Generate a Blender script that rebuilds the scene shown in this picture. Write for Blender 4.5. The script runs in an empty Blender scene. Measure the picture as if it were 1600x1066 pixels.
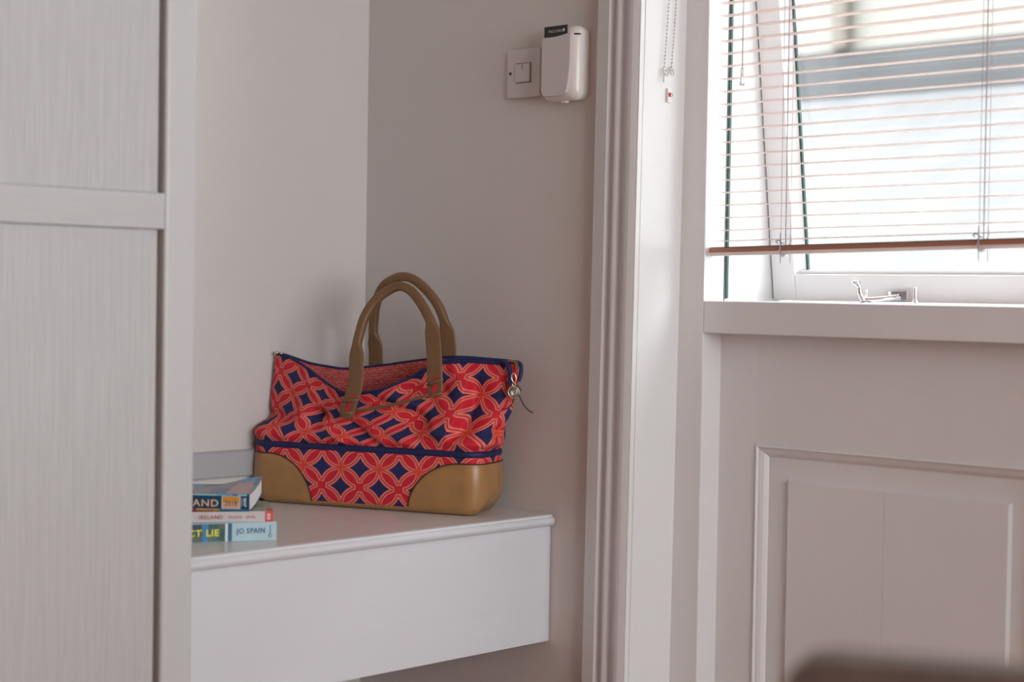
import bpy, bmesh, math, random
from mathutils import Vector, Matrix
random.seed(7)
SC = bpy.context.scene
COL = SC.collection

# ------------------------------------------------------------------ camera
F_PX = 2706.35
YAW, PITCH, ROLL = math.radians(46.2686), math.radians(1.5758), math.radians(0.92073)
cd = bpy.data.cameras.new('camera'); cam = bpy.data.objects.new('camera', cd); COL.objects.link(cam)
cd.sensor_fit = 'HORIZONTAL'; cd.sensor_width = 36.0; cd.lens = 36.0 * F_PX / 1600.0
fw = Vector((math.sin(YAW)*math.cos(PITCH), math.cos(YAW)*math.cos(PITCH), -math.sin(PITCH)))
r0 = Vector((math.cos(YAW), -math.sin(YAW), 0)); u0 = r0.cross(fw)
rr = r0*math.cos(ROLL) + u0*math.sin(ROLL); uu = -r0*math.sin(ROLL) + u0*math.cos(ROLL)
m = Matrix((rr, uu, -fw)).transposed().to_4x4(); m.translation = (0, 0, 1.05)
cam.matrix_world = m
cd.clip_start = 0.02
cd.dof.use_dof = True; cd.dof.focus_distance = 3.02; cd.dof.aperture_fstop = 3.2
SC.camera = cam

# ------------------------------------------------------------------ world, daylight, exposure
w = bpy.data.worlds.new('overcast_sky'); SC.world = w; w.use_nodes = True
bg = w.node_tree.nodes['Background']
bg.inputs['Color'].default_value = (0.91, 0.97, 1.03, 1); bg.inputs['Strength'].default_value = 10.3
def portal(name, loc, rot, sx, sy):
    p = bpy.data.lights.new(name, 'AREA'); p.shape = 'RECTANGLE'; p.size = sx; p.size_y = sy; p.cycles.is_portal = True
    o = bpy.data.objects.new(name, p); COL.objects.link(o); o.location = loc; o.rotation_euler = rot
portal('sky_portal_window_1', (2.63, 1.26, 1.57), (0, math.radians(90), 0), 1.06, 1.12)      # faces -X
portal('sky_portal_window_2', (.85, -2.36, 1.45), (math.radians(90), 0, 0), 2.40, 1.60)      # faces +Y
SC.view_settings.view_transform = 'Standard'; SC.view_settings.look = 'None'
SC.view_settings.exposure = 0.06; SC.view_settings.gamma = 1.0; SC.view_settings.use_curve_mapping = False

# ------------------------------------------------------------------ materials
MATS = {}
def nodes_of(mat):
    nt = mat.node_tree
    return nt, nt.nodes, nt.links, nt.nodes['Principled BSDF']
def S(c):   # sRGB 0-255 -> linear
    return tuple(((x/255)/12.92 if x/255 <= .04045 else ((x/255+.055)/1.055)**2.4) for x in c)
def plain(name, col, rough=.5, metal=0.0, noise=0.0, nscale=30, bump=0.0, bscale=200, spec=.5, trans=0.0, stretch=None, coat=0.0):
    """procedural material: base colour with a little mottling and optional fine relief"""
    if name in MATS: return MATS[name]
    mat = bpy.data.materials.new(name); mat.use_nodes = True
    nt, N, L, b = nodes_of(mat)
    b.inputs['Roughness'].default_value = rough; b.inputs['Metallic'].default_value = metal
    b.inputs['Specular IOR Level'].default_value = spec
    if coat: b.inputs['Coat Weight'].default_value = coat
    tc = N.new('ShaderNodeTexCoord'); mp = N.new('ShaderNodeMapping'); L.new(tc.outputs['Object'], mp.inputs['Vector'])
    if stretch: mp.inputs['Scale'].default_value = stretch
    nz = N.new('ShaderNodeTexNoise'); nz.inputs['Scale'].default_value = nscale; nz.inputs['Detail'].default_value = 4
    L.new(mp.outputs['Vector'], nz.inputs['Vector'])
    rp = N.new('ShaderNodeValToRGB')
    a = noise
    rp.color_ramp.elements[0].position = .3; rp.color_ramp.elements[1].position = .7
    rp.color_ramp.elements[0].color = tuple(max(0, c*(1-a)) for c in col) + (1,)
    rp.color_ramp.elements[1].color = tuple(min(1, c*(1+a*.6)) for c in col) + (1,)
    L.new(nz.outputs['Fac'], rp.inputs['Fac']); L.new(rp.outputs['Color'], b.inputs['Base Color'])
    if bump:
        n2 = N.new('ShaderNodeTexNoise'); n2.inputs['Scale'].default_value = bscale; n2.inputs['Detail'].default_value = 3
        L.new(mp.outputs['Vector'], n2.inputs['Vector'])
        bp = N.new('ShaderNodeBump'); bp.inputs['Strength'].default_value = bump; bp.inputs['Distance'].default_value = .002
        L.new(n2.outputs['Fac'], bp.inputs['Height']); L.new(bp.outputs['Normal'], b.inputs['Normal'])
    if trans: b.inputs['Transmission Weight'].default_value = trans
    MATS[name] = mat
    return mat

M_warm = plain('warm_tan_paint', (.58, .26, .13), .8, noise=.03, nscale=3)
M_wall = plain('wall_paint', (.655, .612, .587), .75, noise=.02, nscale=3, bump=.05, bscale=300)
M_ceil = plain('ceiling_paint', (.78, .73, .67), .8, noise=.02)
M_floor = plain('oak_floor', (.42, .145, .06), .4, noise=.25, nscale=6, stretch=(1, 12, 1))
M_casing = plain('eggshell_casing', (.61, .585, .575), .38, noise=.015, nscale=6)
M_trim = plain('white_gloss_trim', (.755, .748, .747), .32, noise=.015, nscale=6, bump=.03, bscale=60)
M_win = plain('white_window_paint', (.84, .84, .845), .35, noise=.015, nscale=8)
M_cab_v = plain('painted_wood_grain_upright', (.50, .50, .505), .42, noise=.07, nscale=18, bump=.8, bscale=24, stretch=(9, 9, .40))
M_cab_h = plain('painted_wood_grain_level', (.52, .52, .525), .40, noise=.03, nscale=8, bump=.45, bscale=16, stretch=(.9, 5, 9))
M_cab_s = plain('painted_wood_smooth', (.555, .558, .565), .36, noise=.015, nscale=5, bump=.05, bscale=30)
M_gap = plain('gap_shade_brown', (.16, .10, .07), .8, noise=.1)  # dark brown colour stands in for shade inside narrow gaps
M_shelf = plain('lacquered_shelf_top', (.72, .695, .685), .28, noise=.05, nscale=8, stretch=(1, 7, 1), bump=.03, bscale=25, spec=.32)
M_front = plain('lacquered_shelf_front', (.675, .69, .72), .34, noise=.012, nscale=4, stretch=(.6, 1, 10), bump=.05, bscale=14)
M_plastic = plain('white_plastic', (.62, .575, .565), .35, noise=.01)
M_plasticw = plain('cream_plastic', (.78, .73, .69), .28, noise=.01)
M_black = plain('black_card', (.012, .012, .014), .4, noise=.05)
M_dark = plain('dark_hole', (.03, .022, .018), .7)
M_leather = plain('tan_leather', S((168, 124, 78)), .30, noise=.10, nscale=25, bump=.12, bscale=350, spec=.5)
M_leather_h = plain('tan_leather_handle', S((121, 88, 58)), .45, noise=.08, nscale=40, bump=.12, bscale=350)
M_leather_d = plain('dark_leather_edge', S((62, 40, 24)), .5, noise=.1)
M_navy = plain('navy_piping', S((26, 34, 84)), .6, noise=.12, nscale=300, bump=.15, bscale=900)
M_brass = plain('pale_metal', (.72, .66, .52), .22, metal=1.0, noise=.03)
M_nickel = plain('antique_nickel', (.55, .52, .46), .3, metal=1.0, noise=.1, nscale=200)
M_chrome = plain('chrome', (.78, .79, .82), .12, metal=1.0)
M_slat = plain('rose_aluminium_slat', (.80, .66, .60), .38, metal=.25, noise=.01)
M_railb = plain('copper_brown_rail', S((176, 122, 100)), .38, metal=.3, noise=.04)
M_cord = plain('grey_cord', (.30, .26, .29), .8)
M_seal = plain('green_black_seal', (.05, .10, .09), .6)
M_clear = plain('clear_plastic', (.9, .9, .9), .1, trans=.85)
M_white = plain('white_cord', (.78, .76, .74), .5)
M_redm = plain('red_mark', S((190, 60, 66)), .5)
M_page = plain('paper_pages', (.80, .79, .82), .8, noise=.06, nscale=60, stretch=(1, 1, 40), bump=.3, bscale=120)
M_chair = plain('dark_walnut', S((90, 77, 72)), .45, noise=.2, nscale=8, stretch=(8, 8, 1))
M_chairp = plain('dark_brown_upholstery', S((70, 54, 49)), .7, noise=.1, nscale=60)
M_cream = plain('cream_render', (.148, .142, .122), .9, noise=.05, nscale=2)
M_lead = plain('grey_lead_flashing', (.0175, .0176, .0184), .6, noise=.3, nscale=2.2)
M_pipe = plain('brown_downpipe', (.075, .06, .045), .6, noise=.1)
M_slate = plain('pale_roof_slates', (.108, .106, .105), .8, noise=.12, nscale=1.6, stretch=(.5, 2.2, 1))

def glass_mat():
    mat = bpy.data.materials.new('window_glass'); mat.use_nodes = True
    nt = mat.node_tree; N = nt.nodes; L = nt.links; N.remove(N['Principled BSDF'])
    t = N.new('ShaderNodeBsdfTransparent'); t.inputs['Color'].default_value = (.985, .99, .985, 1)
    g = N.new('ShaderNodeBsdfGlossy'); g.inputs['Roughness'].default_value = .02
    fr = N.new('ShaderNodeFresnel')
    ge = N.new('ShaderNodeNewGeometry'); mr = N.new('ShaderNodeMapRange'); mr.inputs['To Min'].default_value = 1.45; mr.inputs['To Max'].default_value = 1/1.45
    L.new(ge.outputs['Backfacing'], mr.inputs['Value']); L.new(mr.outputs['Result'], fr.inputs['IOR'])     # same weak mirror from both faces
    mx = N.new('ShaderNodeMixShader'); L.new(fr.outputs['Fac'], mx.inputs['Fac']); L.new(t.outputs[0], mx.inputs[1]); L.new(g.outputs[0], mx.inputs[2])
    L.new(mx.outputs[0], N['Material Output'].inputs['Surface'])
    return mat
M_glass = glass_mat()

def quatrefoil_mat(name):
    """woven print: overlapping-circle lattice of red and salmon petals on navy, driven by a UV map in metres"""
    mat = bpy.data.materials.new(name); mat.use_nodes = True
    nt, N, L, b = nodes_of(mat)
    b.inputs['Roughness'].default_value = .75
    uv = N.new('ShaderNodeUVMap'); uv.uv_map = 'UVMap'
    sp = N.new('ShaderNodeSeparateXYZ'); L.new(uv.outputs['UV'], sp.inputs['Vector'])
    def M(op, a, c=None, d=None):
        n = N.new('ShaderNodeMath'); n.operation = op
        for i, v in enumerate((a, c, d)):
            if v is None: continue
            if isinstance(v, (int, float)): n.inputs[i].default_value = v
            else: L.new(v, n.inputs[i])
        return n.outputs[0]
    x = M('DIVIDE', M('SUBTRACT', sp.outputs['X'], .0585), .0765)
    y = M('DIVIDE', M('SUBTRACT', sp.outputs['Y'], .0045), .067)
    fx = M('FRACT', x); fy = M('FRACT', y)          # node at cell corners, flower at the cell centre
    def dist(cx, cy):
        dx = M('SUBTRACT', fx, cx); dy = M('SUBTRACT', fy, cy)
        return M('SQRT', M('ADD', M('MULTIPLY', dx, dx), M('MULTIPLY', dy, dy)))
    d = [dist(.5, 0), dist(.5, 1), dist(0, .5), dist(1, .5)]
    a_ = M('MINIMUM', d[0], d[1]); b_ = M('MINIMUM', d[2], d[3])
    second = M('MAXIMUM', a_, b_)                    # the further of the two nearest circle centres
    h = M('SUBTRACT', .5, second)                    # >0 inside a petal
    dc = dist(.5, .5)
    dman = M('MAXIMUM', M('ABSOLUTE', M('SUBTRACT', fx, .5)), M('ABSOLUTE', M('SUBTRACT', fy, .5)))
    hc = M('MULTIPLY', M('SUBTRACT', .165, dman), .95)
    h2 = M('SMOOTH_MAX', h, hc, .03)
    # distance to lattice node, for the orange star points
    nx = M('MINIMUM', fx, M('SUBTRACT', 1, fx)); ny = M('MINIMUM', fy, M('SUBTRACT', 1, fy))
    dn = M('SQRT', M('ADD', M('MULTIPLY', nx, nx), M('MULTIPLY', ny, ny)))
    rp = N.new('ShaderNodeValToRGB'); cr = rp.color_ramp; cr.interpolation = 'LINEAR'
    navy = S((27, 36, 88)) + (1,); sal = S((230, 120, 106)) + (1,); red = S((206, 24, 50)) + (1,); drk = S((168, 14, 34)) + (1,); org = S((226, 66, 40)) + (1,)
    stops = [(0.0, navy), (.018, navy), (.028, drk), (.040, org), (.055, sal), (.165, sal), (.180, drk), (.225, drk), (.240, sal), (.335, sal), (.352, org), (.368, red), (1.0, red)]
    while len(cr.elements) > 1: cr.elements.remove(cr.elements[-1])
    cr.elements[0].position = 0; cr.elements[0].color = navy
    for p, c in stops[1:]:
        e = cr.elements.new(p); e.color = c
    sc = M('MULTIPLY_ADD', h2, 2.9, .02+2.9*.055)
    L.new(sc, rp.inputs['Fac'])
    # star points
    mr = N.new('ShaderNodeMapRange'); mr.inputs['From Min'].default_value = .16; mr.inputs['From Max'].default_value = .05
    L.new(dn, mr.inputs['Value'])
    inside = M('GREATER_THAN', h, -.045)
    fac = M('MULTIPLY', M('MULTIPLY', mr.outputs['Result'], inside), .85)
    mx = N.new('ShaderNodeMix'); mx.data_type = 'RGBA'; L.new(fac, mx.inputs['Factor']); L.new(rp.outputs['Color'], mx.inputs['A']); mx.inputs['B'].default_value = org
    # woven cross hatch in the flower heart
    wv = M('MULTIPLY', M('SINE', M('MULTIPLY', sp.outputs['X'], 2600)), M('SINE', M('MULTIPLY', sp.outputs['Y'], 2600)))
    hb = M('MULTIPLY', M('LESS_THAN', dman, .09), M('GREATER_THAN', wv, .25))
    mh = N.new('ShaderNodeMix'); mh.data_type = 'RGBA'; L.new(M('MULTIPLY', hb, .45), mh.inputs['Factor']); L.new(mx.outputs['Result'], mh.inputs['A']); mh.inputs['B'].default_value = org
    L.new(mh.outputs['Result'], b.inputs['Base Color'])
    bp = N.new('ShaderNodeBump'); bp.inputs['Strength'].default_value = .12; bp.inputs['Distance'].default_value = .0006
    L.new(wv, bp.inputs['Height']); L.new(bp.outputs['Normal'], b.inputs['Normal'])
    return mat
M_print = quatrefoil_mat('quatrefoil_print')

def lining_mat():
    mat = bpy.data.materials.new('zigzag_lining'); mat.use_nodes = True
    nt, N, L, b = nodes_of(mat); b.inputs['Roughness'].default_value = .85
    uv = N.new('ShaderNodeUVMap'); uv.uv_map = 'UVMap'
    wv = N.new('ShaderNodeTexWave'); wv.wave_type = 'RINGS'; wv.inputs['Scale'].default_value = 45; wv.inputs['Distortion'].default_value = 6; wv.inputs['Detail'].default_value = 1; wv.inputs['Detail Scale'].default_value = 3
    L.new(uv.outputs['UV'], wv.inputs['Vector'])
    rp = N.new('ShaderNodeValToRGB'); rp.color_ramp.elements[0].color = S((196, 62, 66)) + (1,); rp.color_ramp.elements[1].color = S((226, 128, 116)) + (1,)
    L.new(wv.outputs['Fac'], rp.inputs['Fac']); L.new(rp.outputs['Color'], b.inputs['Base Color'])
    return mat
M_lining = lining_mat()

def print_mat(name, cols, scale=(40, 14, 1), rough=.35):
    """flat cover print: patches of colour"""
    mat = bpy.data.materials.new(name); mat.use_nodes = True
    nt, N, L, b = nodes_of(mat); b.inputs['Roughness'].default_value = rough
    tc = N.new('ShaderNodeTexCoord'); mp = N.new('ShaderNodeMapping'); mp.inputs['Scale'].default_value = scale
    L.new(tc.outputs['Object'], mp.inputs['Vector'])
    vo = N.new('ShaderNodeTexVoronoi'); vo.distance = 'CHEBYCHEV'; vo.inputs['Scale'].default_value = 1; vo.inputs['Randomness'].default_value = .6
    L.new(mp.outputs['Vector'], vo.inputs['Vector'])
    sp = N.new('ShaderNodeSeparateColor'); L.new(vo.outputs['Color'], sp.inputs['Color'])
    rp = N.new('ShaderNodeValToRGB'); cr = rp.color_ramp; cr.interpolation = 'CONSTANT'
    cr.elements[0].color = S(cols[0]) + (1,)
    cr.elements.remove(cr.elements[1])
    for i, c in enumerate(cols[1:]):
        e = cr.elements.new((i+1)/len(cols)); e.color = S(c) + (1,)
    L.new(sp.outputs[0], rp.inputs['Fac'])
    nz = N.new('ShaderNodeTexNoise'); nz.inputs['Scale'].default_value = 180; L.new(tc.outputs['Object'], nz.inputs['Vector'])
    mx = N.new('ShaderNodeMix'); mx.data_type = 'RGBA'; mx.blend_type = 'OVERLAY'; mx.inputs['Factor'].default_value = .5
    L.new(rp.outputs['Color'], mx.inputs['A']); L.new(nz.outputs['Color'], mx.inputs['B'])
    L.new(mx.outputs['Result'], b.inputs['Base Color'])
    return mat

# ------------------------------------------------------------------ mesh helpers
def link(name, me, mat, parent=None, loc=(0, 0, 0), smooth=False):
    o = bpy.data.objects.new(name, me); COL.objects.link(o)
    if mat: me.materials.append(mat)
    o.location = loc
    if parent: o.parent = parent
    if smooth:
        for p in me.polygons: p.use_smooth = True
    return o
def mesh(name, vs, fs, mat, parent=None, smooth=False, loc=(0, 0, 0), uvs=None):
    me = bpy.data.meshes.new(name); me.from_pydata([tuple(v) for v in vs], [], fs)
    bm = bmesh.new(); bm.from_mesh(me); bmesh.ops.recalc_face_normals(bm, faces=bm.faces); bm.to_mesh(me); bm.free()
    if uvs:
        ul = me.uv_layers.new(name='UVMap')
        for lp in me.loops: ul.data[lp.index].uv = uvs[lp.vertex_index]
    return link(name, me, mat, parent, loc, smooth)
def empty(name, loc, rotz=0.0):
    o = bpy.data.objects.new(name, None); COL.objects.link(o); o.location = loc; o.rotation_euler = (0, 0, rotz); o.empty_display_size = .05
    return o
def tag(o, label, cat, group=None):
    o['label'] = label; o['category'] = cat
    if group: o['group'] = group
    return o
def struct(o, label=None):
    o['kind'] = 'structure'
    if label: o['label'] = label
    return o
def boxes(name, bl, mat, parent=None, bev=0.0, off=(0, 0, 0), seg=2):
    """one mesh of axis-aligned boxes ((x0,x1),(y0,y1),(z0,z1)); off = parent's world position"""
    bm = bmesh.new()
    for (x0, x1), (y0, y1), (z0, z1) in bl:
        g = bmesh.ops.create_cube(bm, size=1.0)
        for v in g['verts']:
            v.co = Vector(((x0+x1)/2 + v.co.x*(x1-x0) - off[0], (y0+y1)/2 + v.co.y*(y1-y0) - off[1], (z0+z1)/2 + v.co.z*(z1-z0) - off[2]))
    if bev: bmesh.ops.bevel(bm, geom=list(bm.edges), offset=bev, segments=seg, affect='EDGES', profile=.5)
    me = bpy.data.meshes.new(name); bm.to_mesh(me); bm.free()
    return link(name, me, mat, parent)
def box(name, x, y, z, mat, parent=None, bev=0.0, off=(0, 0, 0), seg=2):
    return boxes(name, [(x, y, z)], mat, parent, bev, off, seg)
def prism(name, poly, axis, a, b, mat, parent=None, smooth=False, off=(0, 0, 0)):
    """extrude a closed 2-D outline along an axis; outline coords are the other two axes in x,y,z order"""
    def P(p, t):
        q = [0, 0, 0]; o = [i for i in range(3) if i != axis]; q[o[0]], q[o[1]] = p; q[axis] = t
        return Vector(q) - Vector(off)
    n = len(poly); vs = [P(p, a) for p in poly] + [P(p, b) for p in poly]
    fs = [(i, (i+1) % n, n+(i+1) % n, n+i) for i in range(n)] + [tuple(range(n)), tuple(range(2*n-1, n-1, -1))]
    return mesh(name, vs, fs, mat, parent, smooth)
def catmull(pts, k=6):
    out = []
    n = len(pts)
    for i in range(n-1):
        p0, p1, p2, p3 = pts[max(i-1, 0)], pts[i], pts[i+1], pts[min(i+2, n-1)]
        for j in range(k):
            t = j/k
            out.append(tuple(.5*((2*b) + (-a+c)*t + (2*a-5*b+4*c-d)*t*t + (-a+3*b-3*c+d)*t**3) for a, b, c, d in zip(p0, p1, p2, p3)))
    out.append(tuple(pts[-1]))
    return out
def sweep(name, pts, radii, mat, parent=None, seg=10, side=None, smooth=True, cap=True, nrm=None):
    """tube along pts; radii = number, list of numbers or list of (half width along side, half thickness)"""
    P = [Vector(p) for p in pts]; n = len(P)
    if isinstance(radii, (int, float)): radii = [radii]*n
    vs, fs = [], []
    prev = Vector(side) if side else None
    for i in range(n):
        t = (P[min(i+1, n-1)] - P[max(i-1, 0)]).normalized()
        if nrm:
            q_ = Vector(nrm); q_ = (q_ - t*t.dot(q_)).normalized(); s = q_.cross(t)
        elif side: s = (Vector(side) - t*t.dot(Vector(side))).normalized()
        else:
            if prev is None: prev = t.orthogonal()
            s = (prev - t*t.dot(prev)).normalized(); prev = s
        q = t.cross(s)
        ra = radii[i]; a, b = ra if isinstance(ra, (tuple, list)) else (ra, ra)
        for k in range(seg):
            an = 2*math.pi*k/seg; c, sn = math.cos(an), math.sin(an)
            if isinstance(ra, (tuple, list)):     # flattened: super-ellipse
                c = math.copysign(abs(c)**.6, c); sn = math.copysign(abs(sn)**.6, sn)
            vs.append(P[i] + s*a*c + q*b*sn)
    for i in range(n-1):
        for k in range(seg):
            fs.append((i*seg+k, i*seg+(k+1) % seg, (i+1)*seg+(k+1) % seg, (i+1)*seg+k))
    if cap: fs += [tuple(range(seg)), tuple(range((n-1)*seg, n*seg))]
    return mesh(name, vs, fs, mat, parent, smooth)
def lathe(name, prof, mat, parent=None, seg=20, loc=(0, 0, 0), axis='Z', smooth=True):
    vs, fs = [], []
    n = len(prof)
    for k in range(seg):
        a = 2*math.pi*k/seg
        for r, z in prof:
            p = (r*math.cos(a), r*math.sin(a), z)
            if axis == 'X': p = (p[2], p[0], p[1])
            if axis == 'Y': p = (p[0], p[2], p[1])
            vs.append(Vector(p) + Vector(loc))
    for k in range(seg):
        for i in range(n-1):
            fs.append((k*n+i, ((k+1) % seg)*n+i, ((k+1) % seg)*n+i+1, k*n+i+1))
    return mesh(name, vs, fs, mat, parent, smooth)
def text(name, body, mat, size, parent, mtx, extrude=.0002, width=None, bold=0.0, align='LEFT'):
    """lettering as mesh; mtx maps text plane (x right, y up, z out) into the parent's frame"""
    cu = bpy.data.curves.new(name, 'FONT'); cu.body = body; cu.size = size; cu.extrude = extrude; cu.align_x = align; cu.offset = bold; cu.resolution_u = 3; cu.space_character = 1.12
    ob = bpy.data.objects.new(name+'_tmp', cu); COL.objects.link(ob)
    dg = bpy.context.evaluated_depsgraph_get(); me = bpy.data.meshes.new_from_object(ob.evaluated_get(dg))
    bpy.data.objects.remove(ob); bpy.data.curves.remove(cu)
    xs = [v.co.x for v in me.vertices]
    if width and xs:
        k = width/(max(xs)-min(xs)); x0 = min(xs)
        for v in me.vertices: v.co.x = (v.co.x-x0)*k
    me.transform(mtx); me.materials.clear()
    return link(name, me, mat, parent)

# ------------------------------------------------------------------ the room
XR, YB = 2.232, 2.531          # right wall plane (faces -X), back wall plane (faces -Y)
Y_CI = 1.8449                  # window opening, far jamb
X1, X2 = 2.341, 2.392          # window frame face, recessed apron face
Y_ST = 1.7925                  # inner edge of the frame stile
Y_N = .72                      # near jamb of the opening
struct(box('floor', (-2.0, 2.9), (-2.5, 2.8), (-.1, 0), M_floor))
struct(box('ceiling', (-2.0, 2.9), (-2.5, 2.8), (2.45, 2.55), M_ceil))
struct(box('wall_back', (-2.0, 2.75), (YB, YB+.15), (0, 2.45), M_wall))
struct(box('wall_left', (-2.0, -1.85), (-2.35, YB), (0, 2.45), M_warm))
struct(boxes('wall_right', [((XR, 2.62), (1.866, YB), (0, 2.45)), ((XR, 2.62), (Y_N-.02, 1.866), (2.12, 2.45)), ((XR, 2.62), (-2.35, Y_N-.02), (0, 2.45))], M_wall))
W2X0, W2X1, W2Z0, W2Z1 = -.35, 2.05, .65, 2.25
struct(boxes('wall_front', [((-1.85, W2X0), (-2.35, -2.2), (0, 2.45)), ((W2X1, XR), (-2.35, -2.2), (0, 2.45)), ((W2X0, W2X1), (-2.35, -2.2), (0, W2Z0)), ((W2X0, W2X1), (-2.35, -2.2), (W2Z1, 2.45))], M_wall))
w2o = (.85, -2.3, W2Z0)
w2 = struct(empty('window_2', w2o), 'wide white framed window behind the viewer')
for x_ in (W2X0, .82, W2X1-.06): box('frame_post', (x_, x_+.06), (-2.33, -2.27), (W2Z0, W2Z1), M_win, w2, .003, w2o)
for z_ in (W2Z0, W2Z1-.06): box('frame_rail', (W2X0+.06, W2X1-.06), (-2.33, -2.27), (z_, z_+.06), M_win, w2, 0, w2o)
for x_, x2_ in ((W2X0+.06, .82), (.88, W2X1-.06)): box('glass_pane', (x_, x2_), (-2.302, -2.298), (W2Z0+.06, W2Z1-.06), M_glass, w2, 0, w2o)
box('sill', (W2X0-.03, W2X1+.03), (-2.33, -2.12), (W2Z0-.03, W2Z0), M_win, w2, .004, w2o)

# cable trunking along the back wall, just above the shelf
t2 = struct(empty('trim_2', (1.7, YB, .71)), 'slim white trunking strip on the wall behind the books')
prism('trunking_face', [(YB, .7106), (YB-.014, .7106), (YB-.016, .713), (YB-.016, .7545), (YB-.012, .758), (YB, .758)], 0, 1.40, 1.985, plain('grey_trunking', (.43, .42, .43), .4, noise=.02), t2, off=(1.7, YB, .71))
# window casing: moulded architrave, leaning a touch as in an old house
LEAN = -.0095
def lean(o, z0=1.06, off=(0, 0, 0)):
    for v in o.data.vertices: v.co.y += LEAN*(v.co.z+off[2]-z0)
    return o
cp = [(1.9338, 0), (1.9338, .018), (1.932, .0205), (1.9075, .0205), (1.9062, .0195), (1.9058, .0135), (1.9040, .0120), (1.9005, .0125), (1.8965, .0150), (1.8930, .0180), (1.8900, .0188),
      (1.8865, .0178), (1.8835, .0150), (1.8815, .0135), (1.8780, .0135), (1.8725, .0160), (1.8680, .0190), (1.8620, .0200), (1.8560, .0192), (1.8510, .0165), (1.8470, .0140), (1.8449, .0125), (1.8449, 0)]
t1 = struct(empty('trim_1', (XR, 1.89, 0)), 'moulded white architrave around the window recess')
for nm, mir in (('casing_board', 0), ('casing_board', 1)):
    pl = [((XR-p), y if not mir else (Y_N + Y_CI - y)) for y, p in cp]
    o = prism(nm, pl, 2, 0.0, 2.16, M_casing, t1, off=(XR, 1.89, 0))
    if not mir: lean(o)
prism('casing_board', [(XR-p, 2.10+(Y_CI-y)*-1) for y, p in cp], 1, Y_N-.09, 1.9338, M_casing, t1, off=(XR, 1.89, 0))

# window 1: lining, frame, sill rail, panelled apron, open top-hung sash
WO = (X1, 1.30, 0)
w1 = struct(empty('window_1', WO), 'white painted window recess with open sash and panelled apron')
def wb(name, x, y, z, mat=M_trim, bev=.0015, par=None): return box(name, x, y, z, mat, par or w1, bev, WO)
lean(wb('jamb_lining', (XR-.0115, X1+.03), (Y_CI, 1.866), (0, 2.12)))
lean(wb('lining_bead', (XR-.0135, XR-.003), (Y_CI-.0012, Y_CI+.004), (0, 2.12), bev=.001))
wb('jamb_lining', (XR-.0115, X1+.03), (Y_N-.02, Y_N), (0, 2.12))
wb('head_lining', (XR-.0115, X1+.03), (Y_N, Y_CI), (2.10, 2.12))
wb('frame_stile', (X1, 2.40), (Y_ST, 1.864), (0, 2.10))
wb('frame_stile', (X1, 2.40), (Y_N, Y_N+.0525), (0, 2.10))
wb('frame_head', (X1, 2.59), (Y_N+.0525, Y_ST), (2.04, 2.10), M_win)
wb('sill_rail', (X1, 2.40), (Y_N+.0525, Y_ST-.0004), (.9885, 1.0425))
wb('window_sill', (X1+.002, 2.60), (Y_N+.04, Y_ST+.02), (1.0245, 1.0432), M_win)
wb('reveal', (2.396, 2.60), (Y_ST, 1.864), (1.03, 2.10), M_win, .0)
wb('reveal', (2.396, 2.60), (Y_N, Y_N+.0525), (1.03, 2.10), M_win, .0)
wb('weather_seal', (2.3995, 2.4055), (Y_ST-.0035, Y_ST+.001), (1.047, 2.04), M_seal, .0005)
# apron
PY0, PY1, PZ0, PZ1 = 1.196, 1.7137, .20, .8012
wb('apron_stile', (X2, 2.45), (PY1, Y_ST+.002), (0, .990))
wb('apron_stile', (X2, 2.45), (Y_N+.05, PY0), (0, .990))
wb('apron_rail', (X2, 2.45), (PY0-.001, PY1+.001), (PZ1, .990), bev=.0)
wb('apron_rail', (X2, 2.45), (PY0-.001, PY1+.001), (0, PZ0), bev=.0)
wb('apron_ground', (X2+.012, 2.46), (PY0-.003, PY1+.003), (PZ0-.003, PZ1+.003), bev=.0)
prof = [(0, .002), (0, -.003), (.0022, -.0036), (.0034, -.002), (.0038, .0008), (.0075, .0018), (.0125, .0045), (.0165, .0085), (.018, .0105), (.0182, .013)]
vs, fs = [], []
for d, x in prof:
    for y, z in ((PY1-d, PZ1-d), (PY0+d, PZ1-d), (PY0+d, PZ0+d), (PY1-d, PZ0+d)): vs.append((X2+x-WO[0], y-WO[1], z-WO[2]))
for i in range(len(prof)-1):
    for k in range(4): fs.append((i*4+k, i*4+(k+1) % 4, (i+1)*4+(k+1) % 4, (i+1)*4+k))
mesh('panel_moulding', vs, fs, M_trim, w1)
def field(y0, y1, chl, chr_):
    x0, x1 = X2+.013, X2+.0045; c = .004
    z0, z1 = PZ0+.055, .7475
    vs = [(x0, y0, z0), (x0, y1, z0), (x0, y1, z1), (x0, y0, z1), (x1, y0+chl, z0+c), (x1, y1-chr_, z0+c), (x1, y1-chr_, z1-c), (x1, y0+chl, z1-c)]
    vs = [(a-WO[0], b-WO[1], cc-WO[2]) for a, b, cc in vs]
    return mesh('panel_board', vs, [(0, 1, 2, 3), (4, 5, 6, 7), (0, 1, 5, 4), (1, 2, 6, 5), (2, 3, 7, 6), (3, 0, 4, 7)], M_trim, w1)
field(1.2500, 1.46755, .0035, .0002); field(1.46765, 1.6550, .0002, .0035)

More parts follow.
